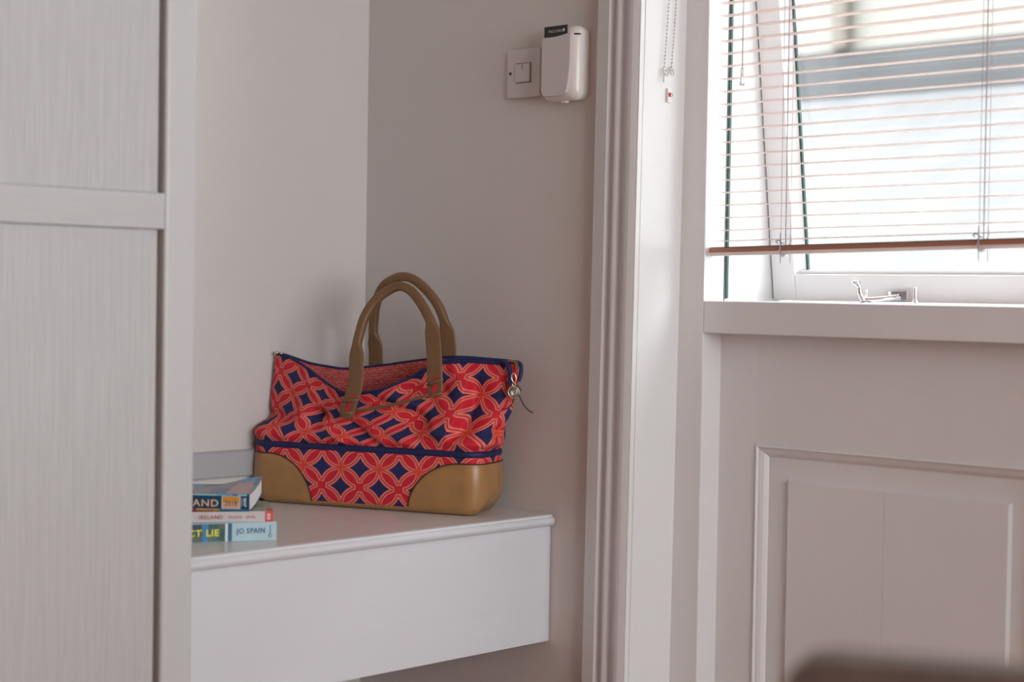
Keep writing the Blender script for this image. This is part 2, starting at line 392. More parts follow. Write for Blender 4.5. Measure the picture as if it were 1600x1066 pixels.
# the sash, hinged at its top edge and pushed out at the bottom
HZ, HX = 2.035, 2.4062
ang = math.atan2(2.5343-2.4649, 1.5651-1.0444)
sash = bpy.data.objects.new('sash', None); COL.objects.link(sash); sash.parent = w1
sash.location = (HX-WO[0], 0, HZ); sash.rotation_euler = (0, -ang, 0)
SL = (HZ-1.0455)/math.cos(ang)        # length of the sash
SO = (0, WO[1], 0)
ya, yb = Y_N+.058, 1.7885
def sb(name, x, y, z, mat=M_win, bev=.0015): return box(name, x, y, z, mat, sash, bev, SO)
sb('sash_stile', (0, .042), (yb-.0475, yb), (-SL, 0))
sb('sash_stile', (0, .042), (ya, ya+.0475), (-SL, 0))
sb('sash_rail', (.0005, .042), (ya+.0475, yb-.0475), (-SL, -SL+.046))
sb('sash_rail', (.0005, .042), (ya+.0475, yb-.0475), (-.05, 0))
for y0, y1 in ((yb-.0475, yb-.0605), (ya+.0475, ya+.0605)):
    prism('glazing_bead', [(.006, y0), (.022, y0), (.022, y1), (.019, y1)], 2, -SL+.046, -.05, M_win, sash, off=SO)
sb('glazing_bead', (.010, .022), (ya+.0475, yb-.0475), (-SL+.046, -SL+.052), bev=.001)
sb('gasket', (.0185, .0235), (yb-.0645, yb-.0603), (-SL+.050, -.05), M_seal, .0)
sb('gasket', (.0185, .0235), (ya+.0603, ya+.0645), (-SL+.050, -.05), M_seal, .0)
sb('glass_pane', (.024, .028), (ya+.05, yb-.05), (-SL+.04, -.04), M_glass, .0)

# ------------------------------------------------------------------ wardrobe on the left
WY = 1.96
wo = (1.0, WY, 0)
wd = tag(empty('wardrobe', wo), 'tall pale grey painted wood-grain wardrobe at the left edge', 'wardrobe')
XW = 1.4195
box('carcass', (.42, XW-.0005), (WY+.028, YB-.002), (.0, 2.30), M_cab_s, wd, .002, wo)
box('gap_backing', (.43, XW-.03), (WY+.016, WY+.028), (.02, 2.28), M_gap, wd, 0, wo)
box('stile', (1.3678, XW), (WY, WY+.0275), (.0, 2.30), M_cab_s, wd, .005, wo, 3)
box('rail', (.45, 1.3672), (WY+.0005, WY+.0155), (1.1289, 1.1775), M_cab_h, wd, .0012, wo)
box('door_panel', (.45, 1.3592), (WY+.006, WY+.0155), (.03, 1.1289-.0004), M_cab_v, wd, .001, wo)
box('door_panel', (.45, 1.3592), (WY+.006, WY+.0155), (1.1779, 2.28), M_cab_v, wd, .001, wo)

# ------------------------------------------------------------------ built-in shelf
SY, ZS = 2.0321, .6655
so = (1.83, SY, ZS)
sh = tag(empty('alcove_shelf', so), 'glossy off-white built-in shelf with deep front across the alcove', 'shelf')
box('shelf_top', (XW+.001, XR-.001), (SY+.004, YB-.001), (ZS-.028, ZS), M_shelf, sh, 0, so)
np_ = [(SY+.004, ZS-.0005), (SY+.002, ZS), (SY-.004, ZS), (SY-.0048, ZS-.0012), (SY-.0052, ZS-.0042), (SY-.0085, ZS-.0050), (SY-.0110, ZS-.0085), (SY-.0112, ZS-.0125), (SY-.009, ZS-.0165), (SY-.004, ZS-.0198), (SY+.004, ZS-.0198)]
prism('nosing', np_, 0, XW+.001, XR-.004, M_front, sh, off=so)
vs = []
prf = [(XW+.001, SY), (XR-.003, SY), (XR-.001, SY+.002), (XR-.001, SY+.03), (XW+.001, SY+.03)]
prism('front_panel', prf, 2, .4437, ZS-.0202, M_front, sh, off=so)

# ------------------------------------------------------------------ books
def grid_box(name, x, y, z, nx, ny, fn, mat, parent):
    """box subdivided in x,y and bent by fn(x,y,z)"""
    vs, fs = [], []
    for zz in z:
        for j in range(ny+1):
            for i in range(nx+1):
                X = x[0]+(x[1]-x[0])*i/nx; Y = y[0]+(y[1]-y[0])*j/ny
                vs.append(fn(X, Y, zz))
    A = (nx+1)*(ny+1); ix = lambda i, j, k: k*A+j*(nx+1)+i
    for j in range(ny):
        for i in range(nx):
            fs.append((ix(i, j, 0), ix(i, j+1, 0), ix(i+1, j+1, 0), ix(i+1, j, 0)))
            fs.append((ix(i, j, 1), ix(i+1, j, 1), ix(i+1, j+1, 1), ix(i, j+1, 1)))
    for i in range(nx):
        fs.append((ix(i, 0, 0), ix(i+1, 0, 0), ix(i+1, 0, 1), ix(i, 0, 1))); fs.append((ix(i, ny, 0), ix(i, ny, 1), ix(i+1, ny, 1), ix(i+1, ny, 0)))
    for j in range(ny):
        fs.append((ix(0, j, 0), ix(0, j, 1), ix(0, j+1, 1), ix(0, j+1, 0))); fs.append((ix(nx, j, 0), ix(nx, j+1, 0), ix(nx, j+1, 1), ix(nx, j, 1)))
    return mesh(name, vs, fs, mat, parent)
SPINE = lambda x, z: Matrix(((1, 0, 0, x), (0, 0, -1, -.0009), (0, 1, 0, z), (0, 0, 0, 1)))      # text on the spine (faces -y)
SPINE_V = lambda x, z: Matrix(((0, 1, 0, x), (0, 0, -1, -.0009), (-1, 0, 0, z), (0, 0, 0, 1)))   # reads downwards
def book(name, loc, rot, L_, D_, T_, covmat, spinemat, fn=None, backmat=None):
    fn = fn or (lambda x, y, z: (x, y, z))
    o = empty(name, loc, math.radians(rot)); c = .0011
    grid_box('pages', (-L_+.002, -.0012), (.0022, D_-.002), (c, T_-c), 24, 12, fn, M_page, o)
    grid_box('front_cover', (-L_, 0), (.0012, D_), (T_-c, T_), 24, 12, fn, covmat, o)
    grid_box('back_cover', (-L_, 0), (.0012, D_), (0, c), 24, 12, fn, backmat or covmat, o)
    grid_box('spine', (-L_, 0), (0, .0012), (0, T_), 24, 1, fn, spinemat, o)
    return o
def patch(name, x, z, mat, par, t=.0004, y=0.0):
    return box(name, x, (y-t, y+.0003), z, mat, par)
P_ = lambda n, c, r=.4: plain(n, S(c), r, noise=.04, nscale=60)
# bottom book
T3 = .0288
b3 = tag(book('paperback_book', (1.6657, 2.0863, ZS+.0004), -25.6, .198, .128, T3, P_('pale_blue_cover', (176, 200, 208)), P_('pale_blue_spine', (172, 198, 206))), 'pale blue paperback with yellow and teal spine lettering, bottom of the stack', 'book', 'paperbacks stacked on the shelf')
T3a = .0008
pg = print_mat('dark_photo_print', [(20, 60, 50), (16, 78, 70), (60, 74, 46), (14, 48, 74), (92, 84, 66), (18, 88, 66)], (70, 1, 40))
patch('spine_picture', (-.198, -.078), (T3a, T3-.0008), pg, b3)
patch('spine_picture', (-.1135, -.1055), (T3a, T3-.0008), P_('bright_blue_print', (34, 122, 176)), b3, .0006)
patch('spine_stripe', (-.0795, -.0755), (T3a, T3-.0008), P_('white_print', (208, 220, 224)), b3, .0006)
patch('spine_stripe', (-.0755, -.0690), (T3a, T3-.0008), P_('teal_print', (30, 110, 138)), b3, .0006)
patch('spine_stripe', (-.0735, -.0705), (T3a, T3-.0008), P_('dark_teal_print', (18, 70, 96)), b3, .0008)
M_yel = P_('yellow_ink', (232, 224, 40)); M_teal = P_('teal_ink', (34, 98, 132))
text('lettering', 'PERFECT', M_yel, .0140, b3, SPINE(-.1810, .0098), width=.0660, bold=.0003)
text('lettering', 'LIE', M_yel, .0140, b3, SPINE(-.1080, .0098), width=.0192, bold=.0004)
text('lettering', 'JO SPAIN', M_teal, .0112, b3, SPINE(-.0625, .0122), width=.0440, bold=.0001)
box('logo_bar', (-.0105, -.0095), (-.0006, .0002), (.0105, .0235), M_teal, b3)
lathe('logo_ring', [(.0021, -.0003), (.0028, -.0003), (.0028, .0003), (.0021, .0003), (.0021, -.0003)], M_teal, b3, 16, (-.0100, -.0003, .0078), 'Y')
# middle book
T2 = .0158
b2 = tag(book('paperback_book', (1.6593, 2.0863, ZS+.0004+T3+.0003), -34.4, .197, .126, T2, print_mat('red_green_cover', [(206, 84, 78), (150, 160, 140), (196, 70, 66), (128, 140, 122)], (24, 18, 1)), P_('off_white_spine', (206, 198, 196))), 'thin off-white paperback with red lettering and red spine end, middle of the stack', 'book', 'paperbacks stacked on the shelf')
M_redi = P_('red_ink', (196, 76, 74)); M_redb = P_('coral_block', (214, 74, 66))
patch('spine_block', (-.0128, -.0002), (.0002, T2-.0002), M_redb, b2)
patch('spine_mark', (-.0098, -.0048), (.0035, .0125), P_('pale_mark', (226, 196, 192)), b2, .0006)
patch('spine_mark_bar', (-.0084, -.0064), (.0068, .0092), M_redb, b2, .0008)
text('lettering', '· IRELAND', M_redi, .0092, b2, SPINE(-.1175, .0046), width=.0410)
sp_ = []                                             # author line, too small to read: a run of fine red strokes
for k in range(19):
    if k in (10, 11): continue
    x_ = -.0680+.00218*k; h_ = .0036+.0006*((k*7) % 3)
    sp_ += [((x_, x_+.0005), (-.0005, .0002), (.0056, .0056+h_)), ((x_+.0005, x_+.0017), (-.0005, .0002), (.0056+.0012*((k*5) % 3), .0062+.0012*((k*5) % 3)))]
boxes('small_print', sp_, M_redi, b2)['kind'] = 'stuff'
# top book, its far corner curling up
T1 = .0262
def curl(x, y, z):
    f = max(0, min(1, (x+.075)/.075)); f = f*f*(3-2*f); g = max(0, y/.125)
    return (x, y-.006*f*g*g, z + f*(.020*g*g) + .002*g*(1-f))
TOPC = print_mat('map_cover', [(120, 140, 160), (196, 160, 160), (104, 128, 152), (132, 170, 204), (150, 150, 152), (110, 160, 196), (178, 178, 176)], (34, 10, 1), .4)
b1 = tag(book('paperback_book', (1.6271, 2.1047, ZS+.0004+T3+T2+.0008), -48.5, .198, .112, T1, TOPC, P_('deep_teal_spine', (10, 72, 102)), curl, P_('teal_back', (30, 96, 120))), 'thick deep-teal guide book with curled corner, top of the stack', 'book', 'paperbacks stacked on the shelf')
M_or = P_('orange_block', (214, 150, 66)); M_pk = P_('pink_block', (218, 170, 150)); M_sal = P_('peach_ink', (236, 190, 156)); M_wh = P_('white_ink', (222, 226, 228)); M_br = P_('brown_ink', (110, 78, 60))
patch('spine_strip', (-.198, -.004), (T1-.0030, T1-.0003), print_mat('pale_strip', [(110, 170, 196), (150, 200, 204), (90, 130, 150), (166, 196, 190)], (120, 1, 1)), b1)
patch('spine_strip', (-.198, -.046), (.0004, .0032), print_mat('warm_strip', [(206, 150, 70), (150, 70, 60), (60, 110, 140), (214, 170, 90)], (90, 1, 1)), b1)
patch('spine_strip', (-.046, -.0005), (.0004, .0030), P_('blue_strip', (36, 116, 150)), b1)
patch('spine_block', (-.0425, -.0138), (.0034, T1-.0034), M_wh, b1, .0005)
patch('spine_block', (-.0415, -.0148), (.0042, .0130), M_pk, b1, .0007)
patch('spine_block', (-.0415, -.0148), (.0130, T1-.0040), M_or, b1, .0007)
text('lettering', 'IRELAND', M_sal, .0150, b1, SPINE(-.1215, .0068), width=.0740, bold=.0002)
text('lettering', '2018', M_br, .0105, b1, SPINE(-.0375, .0085), width=.0185)
text('lettering', 'MAP', M_wh, .0062, b1, SPINE_V(-.0088, .0200), width=.0130, bold=.0002)
box('underline', (-.0118, -.0113), (-.0011, .0001), (.0075, .0200), M_wh, b1)

# ------------------------------------------------------------------ the bag
BA = math.radians(-69.46)
BO = (1.9577, 2.457, ZS+.0006)
bag = tag(empty('tote_bag', BO, BA), 'red, salmon and navy patterned tote bag with tan leather trim and handles', 'bag')
UL, UR, DV = -.060, .402, .122
def perimeter():
    """outline seen from above, starting at the middle of the left end, round the front, right end and back; (u, v, nu, nv)"""
    rFL, rFR, rBR, rBL = .046, .030, .040, .085
    pts = []
    def arc(cx, cy, r, a0, a1, n):
        for k in range(n+1):
            a = a0+(a1-a0)*k/n; pts.append((cx+r*math.cos(a), cy+r*math.sin(a)))
    pi = math.pi
    mid = .0500
    pts.append((UL, mid))
    arc(UL+rFL, rFL, rFL, pi, 1.5*pi, 14)
    arc(UR-rFR, rFR, rFR, 1.5*pi, 2*pi, 12)
    pts.append((UR+.002, .060))
    nf = len(pts)
    arc(UR-rBR, DV-rBR, rBR, 0, .5*pi, 12)
    arc(UL+rBL, DV-rBL, rBL, .5*pi, pi, 16)
    pts.append((UL, mid))
    def resample(pp, n):
        d = [0]
        for a, b in zip(pp, pp[1:]): d.append(d[-1]+math.hypot(b[0]-a[0], b[1]-a[1]))
        out = []; j = 0
        for k in range(n+1):
            s = d[-1]*k/n
            while j < len(d)-2 and d[j+1] < s: j += 1
            t = (s-d[j])/max(1e-9, d[j+1]-d[j])
            out.append((pp[j][0]+(pp[j+1][0]-pp[j][0])*t, pp[j][1]+(pp[j+1][1]-pp[j][1])*t))
        return out, d[-1]
    NF, NB = 260, 130
    f, lf = resample(pts[:nf], NF); b, lb = resample(pts[nf-1:], NB)
    ring = f[:-1] + b[:-1]
    n = len(ring); out = []
    s = 0
    svals = []
    for i in range(n):
        svals.append(s); a = ring[i]; c = ring[(i+1) % n]; s += math.hypot(c[0]-a[0], c[1]-a[1])
    # make s equal to u along the straight front
    i0 = min(range(NF), key=lambda i: abs(ring[i][0]-.1) + abs(ring[i][1])*10); sh_ = ring[i0][0]-svals[i0]
    for i in range(n):
        a = ring[(i-1) % n]; c = ring[(i+1) % n]; tx, ty = c[0]-a[0], c[1]-a[1]; l = math.hypot(tx, ty)
        out.append((ring[i][0], ring[i][1], ty/l, -tx/l, svals[i]+sh_))
    return out, NF, NB, s
def sm(a, b, x):
    t = max(0.0, min(1.0, (x-a)/(b-a))); return t*t*(3-2*t)
RING, NF, NB, SLEN = perimeter()
NR = len(RING)
HB = .1050
def low(i, w, off=0.0):
    u, v, nu, nv, s = RING[i % NR]
    r = .012 + .036*sm(.375, .402, u)*sm(.0, .05, v) + .016*sm(-.02, -.06, u); ins = 0.0
    if w < r: ins = r-math.sqrt(max(0, r*r-(r-w)**2))
    bul = .004*math.sin(math.pi*min(1, w/HB))
    d = off-ins+bul
    return (u+nu*d, v+nv*d, w)
ws = [0, .0015, .004, .008, .012] + [.012+(HB-.012)*k/14 for k in range(1, 15)]
def ringmesh(name, rows, mat, uvrows=None, closed_bottom=False, smooth=True):
    vs, fs, uv = [], [], []
    for r, row in enumerate(rows):
        for i in range(NR+1):
            vs.append(row[i % NR]); s = RING[i % NR][4] + (SLEN if i == NR else 0)
            uv.append((s, uvrows[r] if uvrows else row[i % NR][2]))
    n = NR+1
    for r in range(len(rows)-1):
        for i in range(NR): fs.append((r*n+i, r*n+i+1, (r+1)*n+i+1, (r+1)*n+i))
    if closed_bottom: fs.append(tuple(range(NR)))
    return mesh(name, vs, fs, mat, bag, smooth, uvs=uv)
ringmesh('lower_body', [[low(i, w_) for i in range(NR)] for w_ in ws], M_print, closed_bottom=True)
# leather base strip
ringmesh('base_trim', [[low(i, w_, .0012) for i in range(NR)] for w_ in (0.0002, .0015, .004, .0065, .0085)] + [[low(i, .0088, 0) for i in range(NR)]], M_leather)
# leather corner patches, right and left
def corner(i_from, i_to, h, name):
    vs, fs = [], []
    nn = i_to-i_from; K = 12
    for i in range(i_from, i_to+1):
        hh = h(RING[i % NR][4] + (SLEN if i >= NR else 0) - (SLEN if i < 0 else 0))
        for k in range(K+1): vs.append(low(i % NR, .0002+hh*k/K, .0016 if k < K else .0))
    for a in range(nn):
        for k in range(K): fs.append((a*(K+1)+k, (a+1)*(K+1)+k, (a+1)*(K+1)+k+1, a*(K+1)+k+1))
    o = mesh(name, vs, fs, M_leather, bag, True)
    # stitched edge
    edge = [low(i % NR, .0002+h(RING[i % NR][4] + (SLEN if i >= NR else 0) - (SLEN if i < 0 else 0)), .0016) for i in range(i_from, i_to+1)]
    sweep('corner_edge', edge, .0011, M_leather_d, o, 6)
    return o
iR0 = min(range(NF), key=lambda i: abs(RING[i][4]-.268)); iR1 = NF+NB//2-10
def hR(s):
    t = max(0.0, min(1.0, (s-.268)/.100)); return .0885*math.sqrt(max(0, 1-(1-t)**2)) + .001
corner(iR0, iR1, hR, 'leather_corner')
iL1 = min(range(NF), key=lambda i: abs(RING[i][4]-.076))
def hL(s):
    t = max(0.0, min(1.0, (.076-s)/.088)); return .0885*math.sqrt(max(0, 1-(1-t)**2)) + .001
corner(-(NB//2-10), iL1, hL, 'leather_corner')
# navy zip band
def loop_tube(name, pts, rad, mat, par=bag, seg=8):
    n = len(pts); P = [Vector(p) for p in pts]; vs, fs = [], []
    for i in range(n):
        t = (P[(i+1) % n]-P[i-1]).normalized(); s = Vector((0, 0, 1)); s = (s-t*t.dot(s)).normalized(); q = t.cross(s)
        for k in range(seg):
            a = 2*math.pi*k/seg; vs.append(P[i]+s*rad[0]*math.cos(a)+q*rad[1]*math.sin(a))
    for i in range(n):
        for k in range(seg): fs.append((i*seg+k, i*seg+(k+1) % seg, ((i+1) % n)*seg+(k+1) % seg, ((i+1) % n)*seg+k))
    return mesh(name, vs, fs, mat, par, True)
loop_tube('zip_band', [low(i, HB+.0005, .0) for i in range(NR)], (.0058, .0032), M_navy)

FR = [(-.0402, .065, .2639), (-.0181, .06, .2629), (.0333, .045, .2438), (.0719, .03, .2248), (.1076, .018, .2094), (.1369, .012, .1999), (.1754, .012, .2036), (.2087, .016, .2114), (.2255, .02, .2192), (.2529, .03, .2321), (.2781, .042, .2489), (.3042, .052, .2618), (.3425, .06, .2683), (.3825, .064, .2677), (.4231, .066, .2655), (.4348, .067, .2642)]
BR = [(-.0402, .065, .2639), (-.0241, .07, .263), (.0173, .09, .2483), (.0521, .1, .2426), (.0855, .105, .24), (.1619, .105, .2488), (.1946, .102, .2538), (.2534, .092, .2624), (.2934, .085, .2673), (.3342, .078, .2692), (.3781, .074, .2678), (.4213, .07, .2659), (.4348, .067, .2642)]
FRs, BRs = catmull(FR, 10), catmull(BR, 10)
def curve_at(c, t):
    d = [0]
    for a, b in zip(c, c[1:]): d.append(d[-1]+abs(b[0]-a[0])+1e-6)
    s = d[-1]*t; j = 0
    while j < len(d)-2 and d[j+1] < s: j += 1
    k = (s-d[j])/(d[j+1]-d[j]); return tuple(a+(b-a)*k for a, b in zip(c[j], c[j+1]))
def gs(x, m_, s): return math.exp(-((x-m_)/s)**2)
def rim(i):
    """rim point for ring index i: the ends of the ring gather towards the zip ends"""
    if i < NF:
        u, v, nu, nv, s = RING[i]
        t = i/NF
        uu_ = (u-UL)/(UR-UL); tt = .55*uu_+.45*t
        return curve_at(FRs, max(0, min(1, tt)))
    t = 1-(i-NF)/NB
    return curve_at(BRs, max(0, min(1, t)))
NT = 60
def upper_pt(i, t):
    bu, bv, nu, nv, s = RING[i]
    R_ = rim(i)
    front = i < NF
    # shoulder: keeps the footprint for the first bit, then pulls in
    e = sm(.04, .50, t)*.62 + .38*t
    if bu < .03: e = e + (1-e)*sm(.10, .28, t)*.55*sm(.03, -.05, bu)
    w0 = HB+.006
    wz = w0 + (R_[2]-w0)*(t**.92)
    u = bu + (R_[0]-bu)*e; v = bv + (R_[1]-bv)*e
    puff = math.sin(math.pi*min(1, t*1.02))
    sh_ = .006*sm(0, .07, t)*sm(.34, .12, t)          # soft roll above the zip band
    d = sh_ + .007*puff
    if front:
        f = sm(0, .06, t)*sm(1.0, .86, t)
        # deep fold on the right: cloth left of it stands proud, right of it is set back
        hgt = sm(.07, .17, t)*sm(.86, .60, t)
        d += hgt*(.017*sm(.270, .332, s)*sm(.350, .340, s) - .009*sm(.340, .350, s)*sm(.400, .366, s) - .007*gs(s, .354, .009))
        # roll over the zip band at the right end
        d += .006*sm(.30, .38, s)*gs(t, .06, .05) - .011*sm(.34, .37, s)*gs(t, .19, .06)
        # pinch on the left with folds running out of it
        d -= .022*gs(s, .060, .014)*gs(t, .47, .085)
        d += .009*gs(s, .030, .020)*gs(t, .36, .13) + .009*gs(s, .095, .026)*gs(t, .34, .11)
        d -= .010*sm(.05, -.03, s)*gs(t, .24, .07)
        # slack folds falling diagonally across the front
        q = (s-.20)*.55 + (t-.45)*.125
        d += f*sm(.09, .14, s)*sm(.34, .30, s)*(.0070*math.sin(q*88+1.1+s*9) + .0026*math.sin(q*205+s*40+t*3))
        d += f*.0018*math.sin(s*95+t*7)*math.sin(t*9+s*31)
        d += .004*sm(.36, .40, s)*math.sin(t*9)*f
    wz -= (.006*gs(s, .20, .10)*math.sin(math.pi*t) if front else 0)
    return (u+nu*d, v+nv*d, wz)
URows = [[upper_pt(i, k/NT) for i in range(NR)] for k in range(NT+1)]
uvr = [HB+.006+.162*k/NT for k in range(NT+1)]
up = ringmesh('upper_body', URows, M_print, uvrows=uvr)
# lining just inside the rim
lin = []
for k in range(0, 20):
    row = []
    for i in range(NR):
        a = upper_pt(i, 1-.028*k); u, v, nu, nv, s = RING[i]
        row.append((a[0]-nu*.0016, a[1]-nv*.0016, a[2]-.0006))
    lin.append(row)
ringmesh('lining', lin, M_lining, uvrows=[.2-.005*k for k in range(20)])
rimp = [upper_pt(i, 1.0) for i in range(NR)]
loop_tube('rim_piping', [(p[0], p[1], p[2]+.0008) for p in rimp], (.0026, .0024), M_navy)
# broad navy zip tape on the closed right-hand part of the top
vs, fs = [], []
ia = min(range(NF), key=lambda i: abs(rim(i)[0]-.292)); ib = NF-8
for i in range(ia, ib+1):
    k0 = upper_pt(i, 1.0); k1 = upper_pt(i, .98); k2 = upper_pt(i, .950); nu, nv = RING[i][2], RING[i][3]
    fdg = sm(ia, ia+20, i)
    for p, o_ in ((k0, .0012), (k1, .0020), (tuple(k0[j]+(k2[j]-k0[j])*(.5+.5*fdg) for j in range(3)), .0020), (tuple(k0[j]+(k2[j]-k0[j])*(.5+.5*fdg) for j in range(3)), .0)):
        vs.append((p[0], p[1]-o_, p[2]))
n = ib-ia+1
for a in range(n-1):
    for k in range(3): fs.append((a*4+k, (a+1)*4+k, (a+1)*4+k+1, a*4+k+1))
mesh('zip_tape', vs, fs, M_navy, bag, True)
# right end: two navy piping tails with a tan tab between
sweep('end_piping', catmull([(.418, .058, .2655), (.428, .053, .262), (.4345, .050, .250), (.4365, .048, .236), (.434, .048, .226)], 5), .0042, M_navy, bag, 8)
sweep('end_piping', catmull([(.436, .068, .265), (.447, .066, .262), (.4500, .064, .252), (.4490, .062, .240), (.446, .060, .232)], 5), .0036, M_navy, bag, 8)
sweep('end_tab', catmull([(.425, .062, .2665), (.440, .060, .2655), (.4445, .057, .259), (.4440, .056, .254)], 4), [(.005, .0016)]*13, M_leather_h, bag, 10, side=(0, 1, .2))
box('gusset', (.4325, .446), (.056, .062), (.226, .262), plain('red_gusset', S((200, 44, 48)), .7, noise=.15, nscale=200), bag, .002)
sweep('pull_tab', catmull([(.4405, .050, .228), (.4360, .049, .222), (.4335, .048, .213)], 4), [(.0055, .002)]*9, M_leather_h, bag, 10, side=(.6, -.5, .5))
sweep('pull_tab', catmull([(.4440, .055, .226), (.4500, .055, .220), (.4530, .055, .216)], 4), [(.0042, .002)]*9, M_leather_h, bag, 10, side=(.4, -.5, -.6))
# clasp, ring and round medallion
n_v = Vector((.41, -.912, 0)).normalized(); n_s = Vector((.912, .41, 0))
def ovalring(name, c, a, b, r, mat, par, tilt=0.0, seg=24):
    pts = []
    for k in range(seg):
        t = 2*math.pi*k/seg; x, z = a*math.cos(t), b*math.sin(t)
        x, z = x*math.cos(tilt)-z*math.sin(tilt), x*math.sin(tilt)+z*math.cos(tilt)
        pts.append(Vector(c)+n_s*x+Vector((0, 0, z)))
    n = len(pts); vs, fs = [], []
    for i in range(n):
        t = (pts[(i+1) % n]-pts[i-1]).normalized(); s = n_v; q = t.cross(s)
        for k in range(6):
            an = 2*math.pi*k/6; vs.append(pts[i]+s*r*math.cos(an)+q*r*math.sin(an))
    for i in range(n):
        for k in range(6): fs.append((i*6+k, i*6+(k+1) % 6, ((i+1) % n)*6+(k+1) % 6, ((i+1) % n)*6+k))
    return mesh(name, vs, fs, mat, par, True)
cl = ovalring('zip_clasp', (.4440, .046, .2385), .0038, .0078, .0013, M_brass, bag, .12)
ovalring('clasp_ring', (.4443, .046, .2275), .0024, .0032, .0009, M_brass, cl)
mc = Vector((.4438, .0465, .2135))
def medal(name, prof, mat, par):
    vs, fs = [], []; seg = 28; n = len(prof)
    for k in range(seg):
        a = 2*math.pi*k/seg
        for r, h in prof: vs.append(mc+n_s*r*math.cos(a)+Vector((0, 0, r*math.sin(a)))+n_v*h)
    for k in range(seg):
        for i in range(n-1): fs.append((k*n+i, ((k+1) % seg)*n+i, ((k+1) % seg)*n+i+1, k*n+i+1))
    return mesh(name, vs, fs, mat, par, True)
md = medal('medallion', [(0, -.001), (.0098, -.001), (.0104, .0002), (.0104, .0022), (.0094, .0028), (.0082, .0022), (.0078, .0010), (0, .0010)], M_nickel, bag)
medal('medallion_ring', [(.0050, .0008), (.0052, .0022), (.0060, .0022), (.0062, .0008)], M_nickel, md)
medal('medallion_ring', [(.0070, .0008), (.0072, .0019), (.0076, .0019), (.0078, .0008)], M_dark, md)
for k in range(5):                                    # petals of the emblem
    a = 2*math.pi*k/5+.3; c0 = mc+n_s*.0027*math.cos(a)+Vector((0, 0, .0027*math.sin(a)))+n_v*.0012
    pts = [c0+n_s*.0017*math.cos(t)+Vector((0, 0, .0017*math.sin(t)))+n_v*.0006 for t in [2*math.pi*j/10 for j in range(11)]]
    sweep('emblem_petal', pts, .00055, M_nickel, md, 5)
sweep('leather_string', catmull([(.4485, .052, .2150), (.4535, .052, .2050), (.4610, .052, .1920), (.4700, .052, .1830), (.4785, .052, .1790)], 6), .0011, M_leather_d, bag, 6)
sweep('leather_string', catmull([(.4440, .050, .2060), (.4420, .049, .1960), (.4360, .047, .1880), (.4300, .045, .1840), (.4240, .042, .1840)], 6), .0011, M_leather_d, bag, 6)
# metal zip end at the left top
lathe('zip_end', [(0, -.0035), (.0026, -.0035), (.0032, -.0015), (.0032, .0015), (.0026, .0035), (0, .0035)], M_brass, bag, 12, (-.0385, .063, .2680), 'X')
lathe('zip_end', [(0, -.0025), (.0024, -.0025), (.0028, 0), (.0024, .0025), (0, .0025)], M_brass, bag, 12, (-.0275, .062, .2670), 'X')

# handles
def handle(name, pts, tabs):
    """pts: (u,v,w); wide flat strap ends, round grip between"""
    k = 6; c = catmull(pts, k); n = len(c)
    d = [0]
    for a, b in zip(c, c[1:]): d.append(d[-1]+(Vector(b)-Vector(a)).length)
    (d0, d1) = tabs
    rad = []
    for i in range(n):
        a = sm(d0-.010, d0+.014, d[i]); b = sm(d1-.010, d1+.014, d[-1]-d[i])
        g = min(a, b)
        hw = .0148*(1-g)+.0082*g; ht = .0021*(1-g)+.0074*g
        end = min(d[i], d[-1]-d[i])
        if end < .012: hw *= math.sqrt(max(.05, 1-((.012-end)/.0125)**2))
        rad.append((hw, ht))
    return sweep(name, c, rad, M_leather_h, bag, 16, nrm=(0, -1, .12))
FH = [(.1481, -.0165, .1592), (.1579, -.0150, .1861), (.1664, -.0120, .2179), (.1647, -.0055, .2491), (.1593, .005, .2836), (.1597, .012, .3044), (.1648, .024, .339), (.1816, .034, .3688), (.2049, .04, .3873), (.2253, .041, .3932), (.2467, .04, .3856), (.2676, .034, .3672), (.285, .026, .347), (.2969, .02, .3285), (.3068, .010, .2953), (.3129, .002, .2645), (.3176, -.004, .2305), (.32, -.008, .2023)]
BH = [(.1415, .112, .2228), (.1412, .112, .2503), (.1418, .11, .2777), (.1393, .108, .2971), (.1384, .106, .3158), (.1458, .1, .3572), (.1615, .095, .39), (.1838, .093, .4052), (.2049, .092, .4107), (.2258, .093, .4057), (.2491, .095, .3884), (.2692, .098, .3647), (.28, .1, .3435), (.288, .1, .3193), (.2939, .098, .2932), (.2976, .094, .2694), (.2979, .094, .25)]
h1 = handle('handle', FH, (.125, .125)); h2 = handle('handle', BH, (.072, .072))
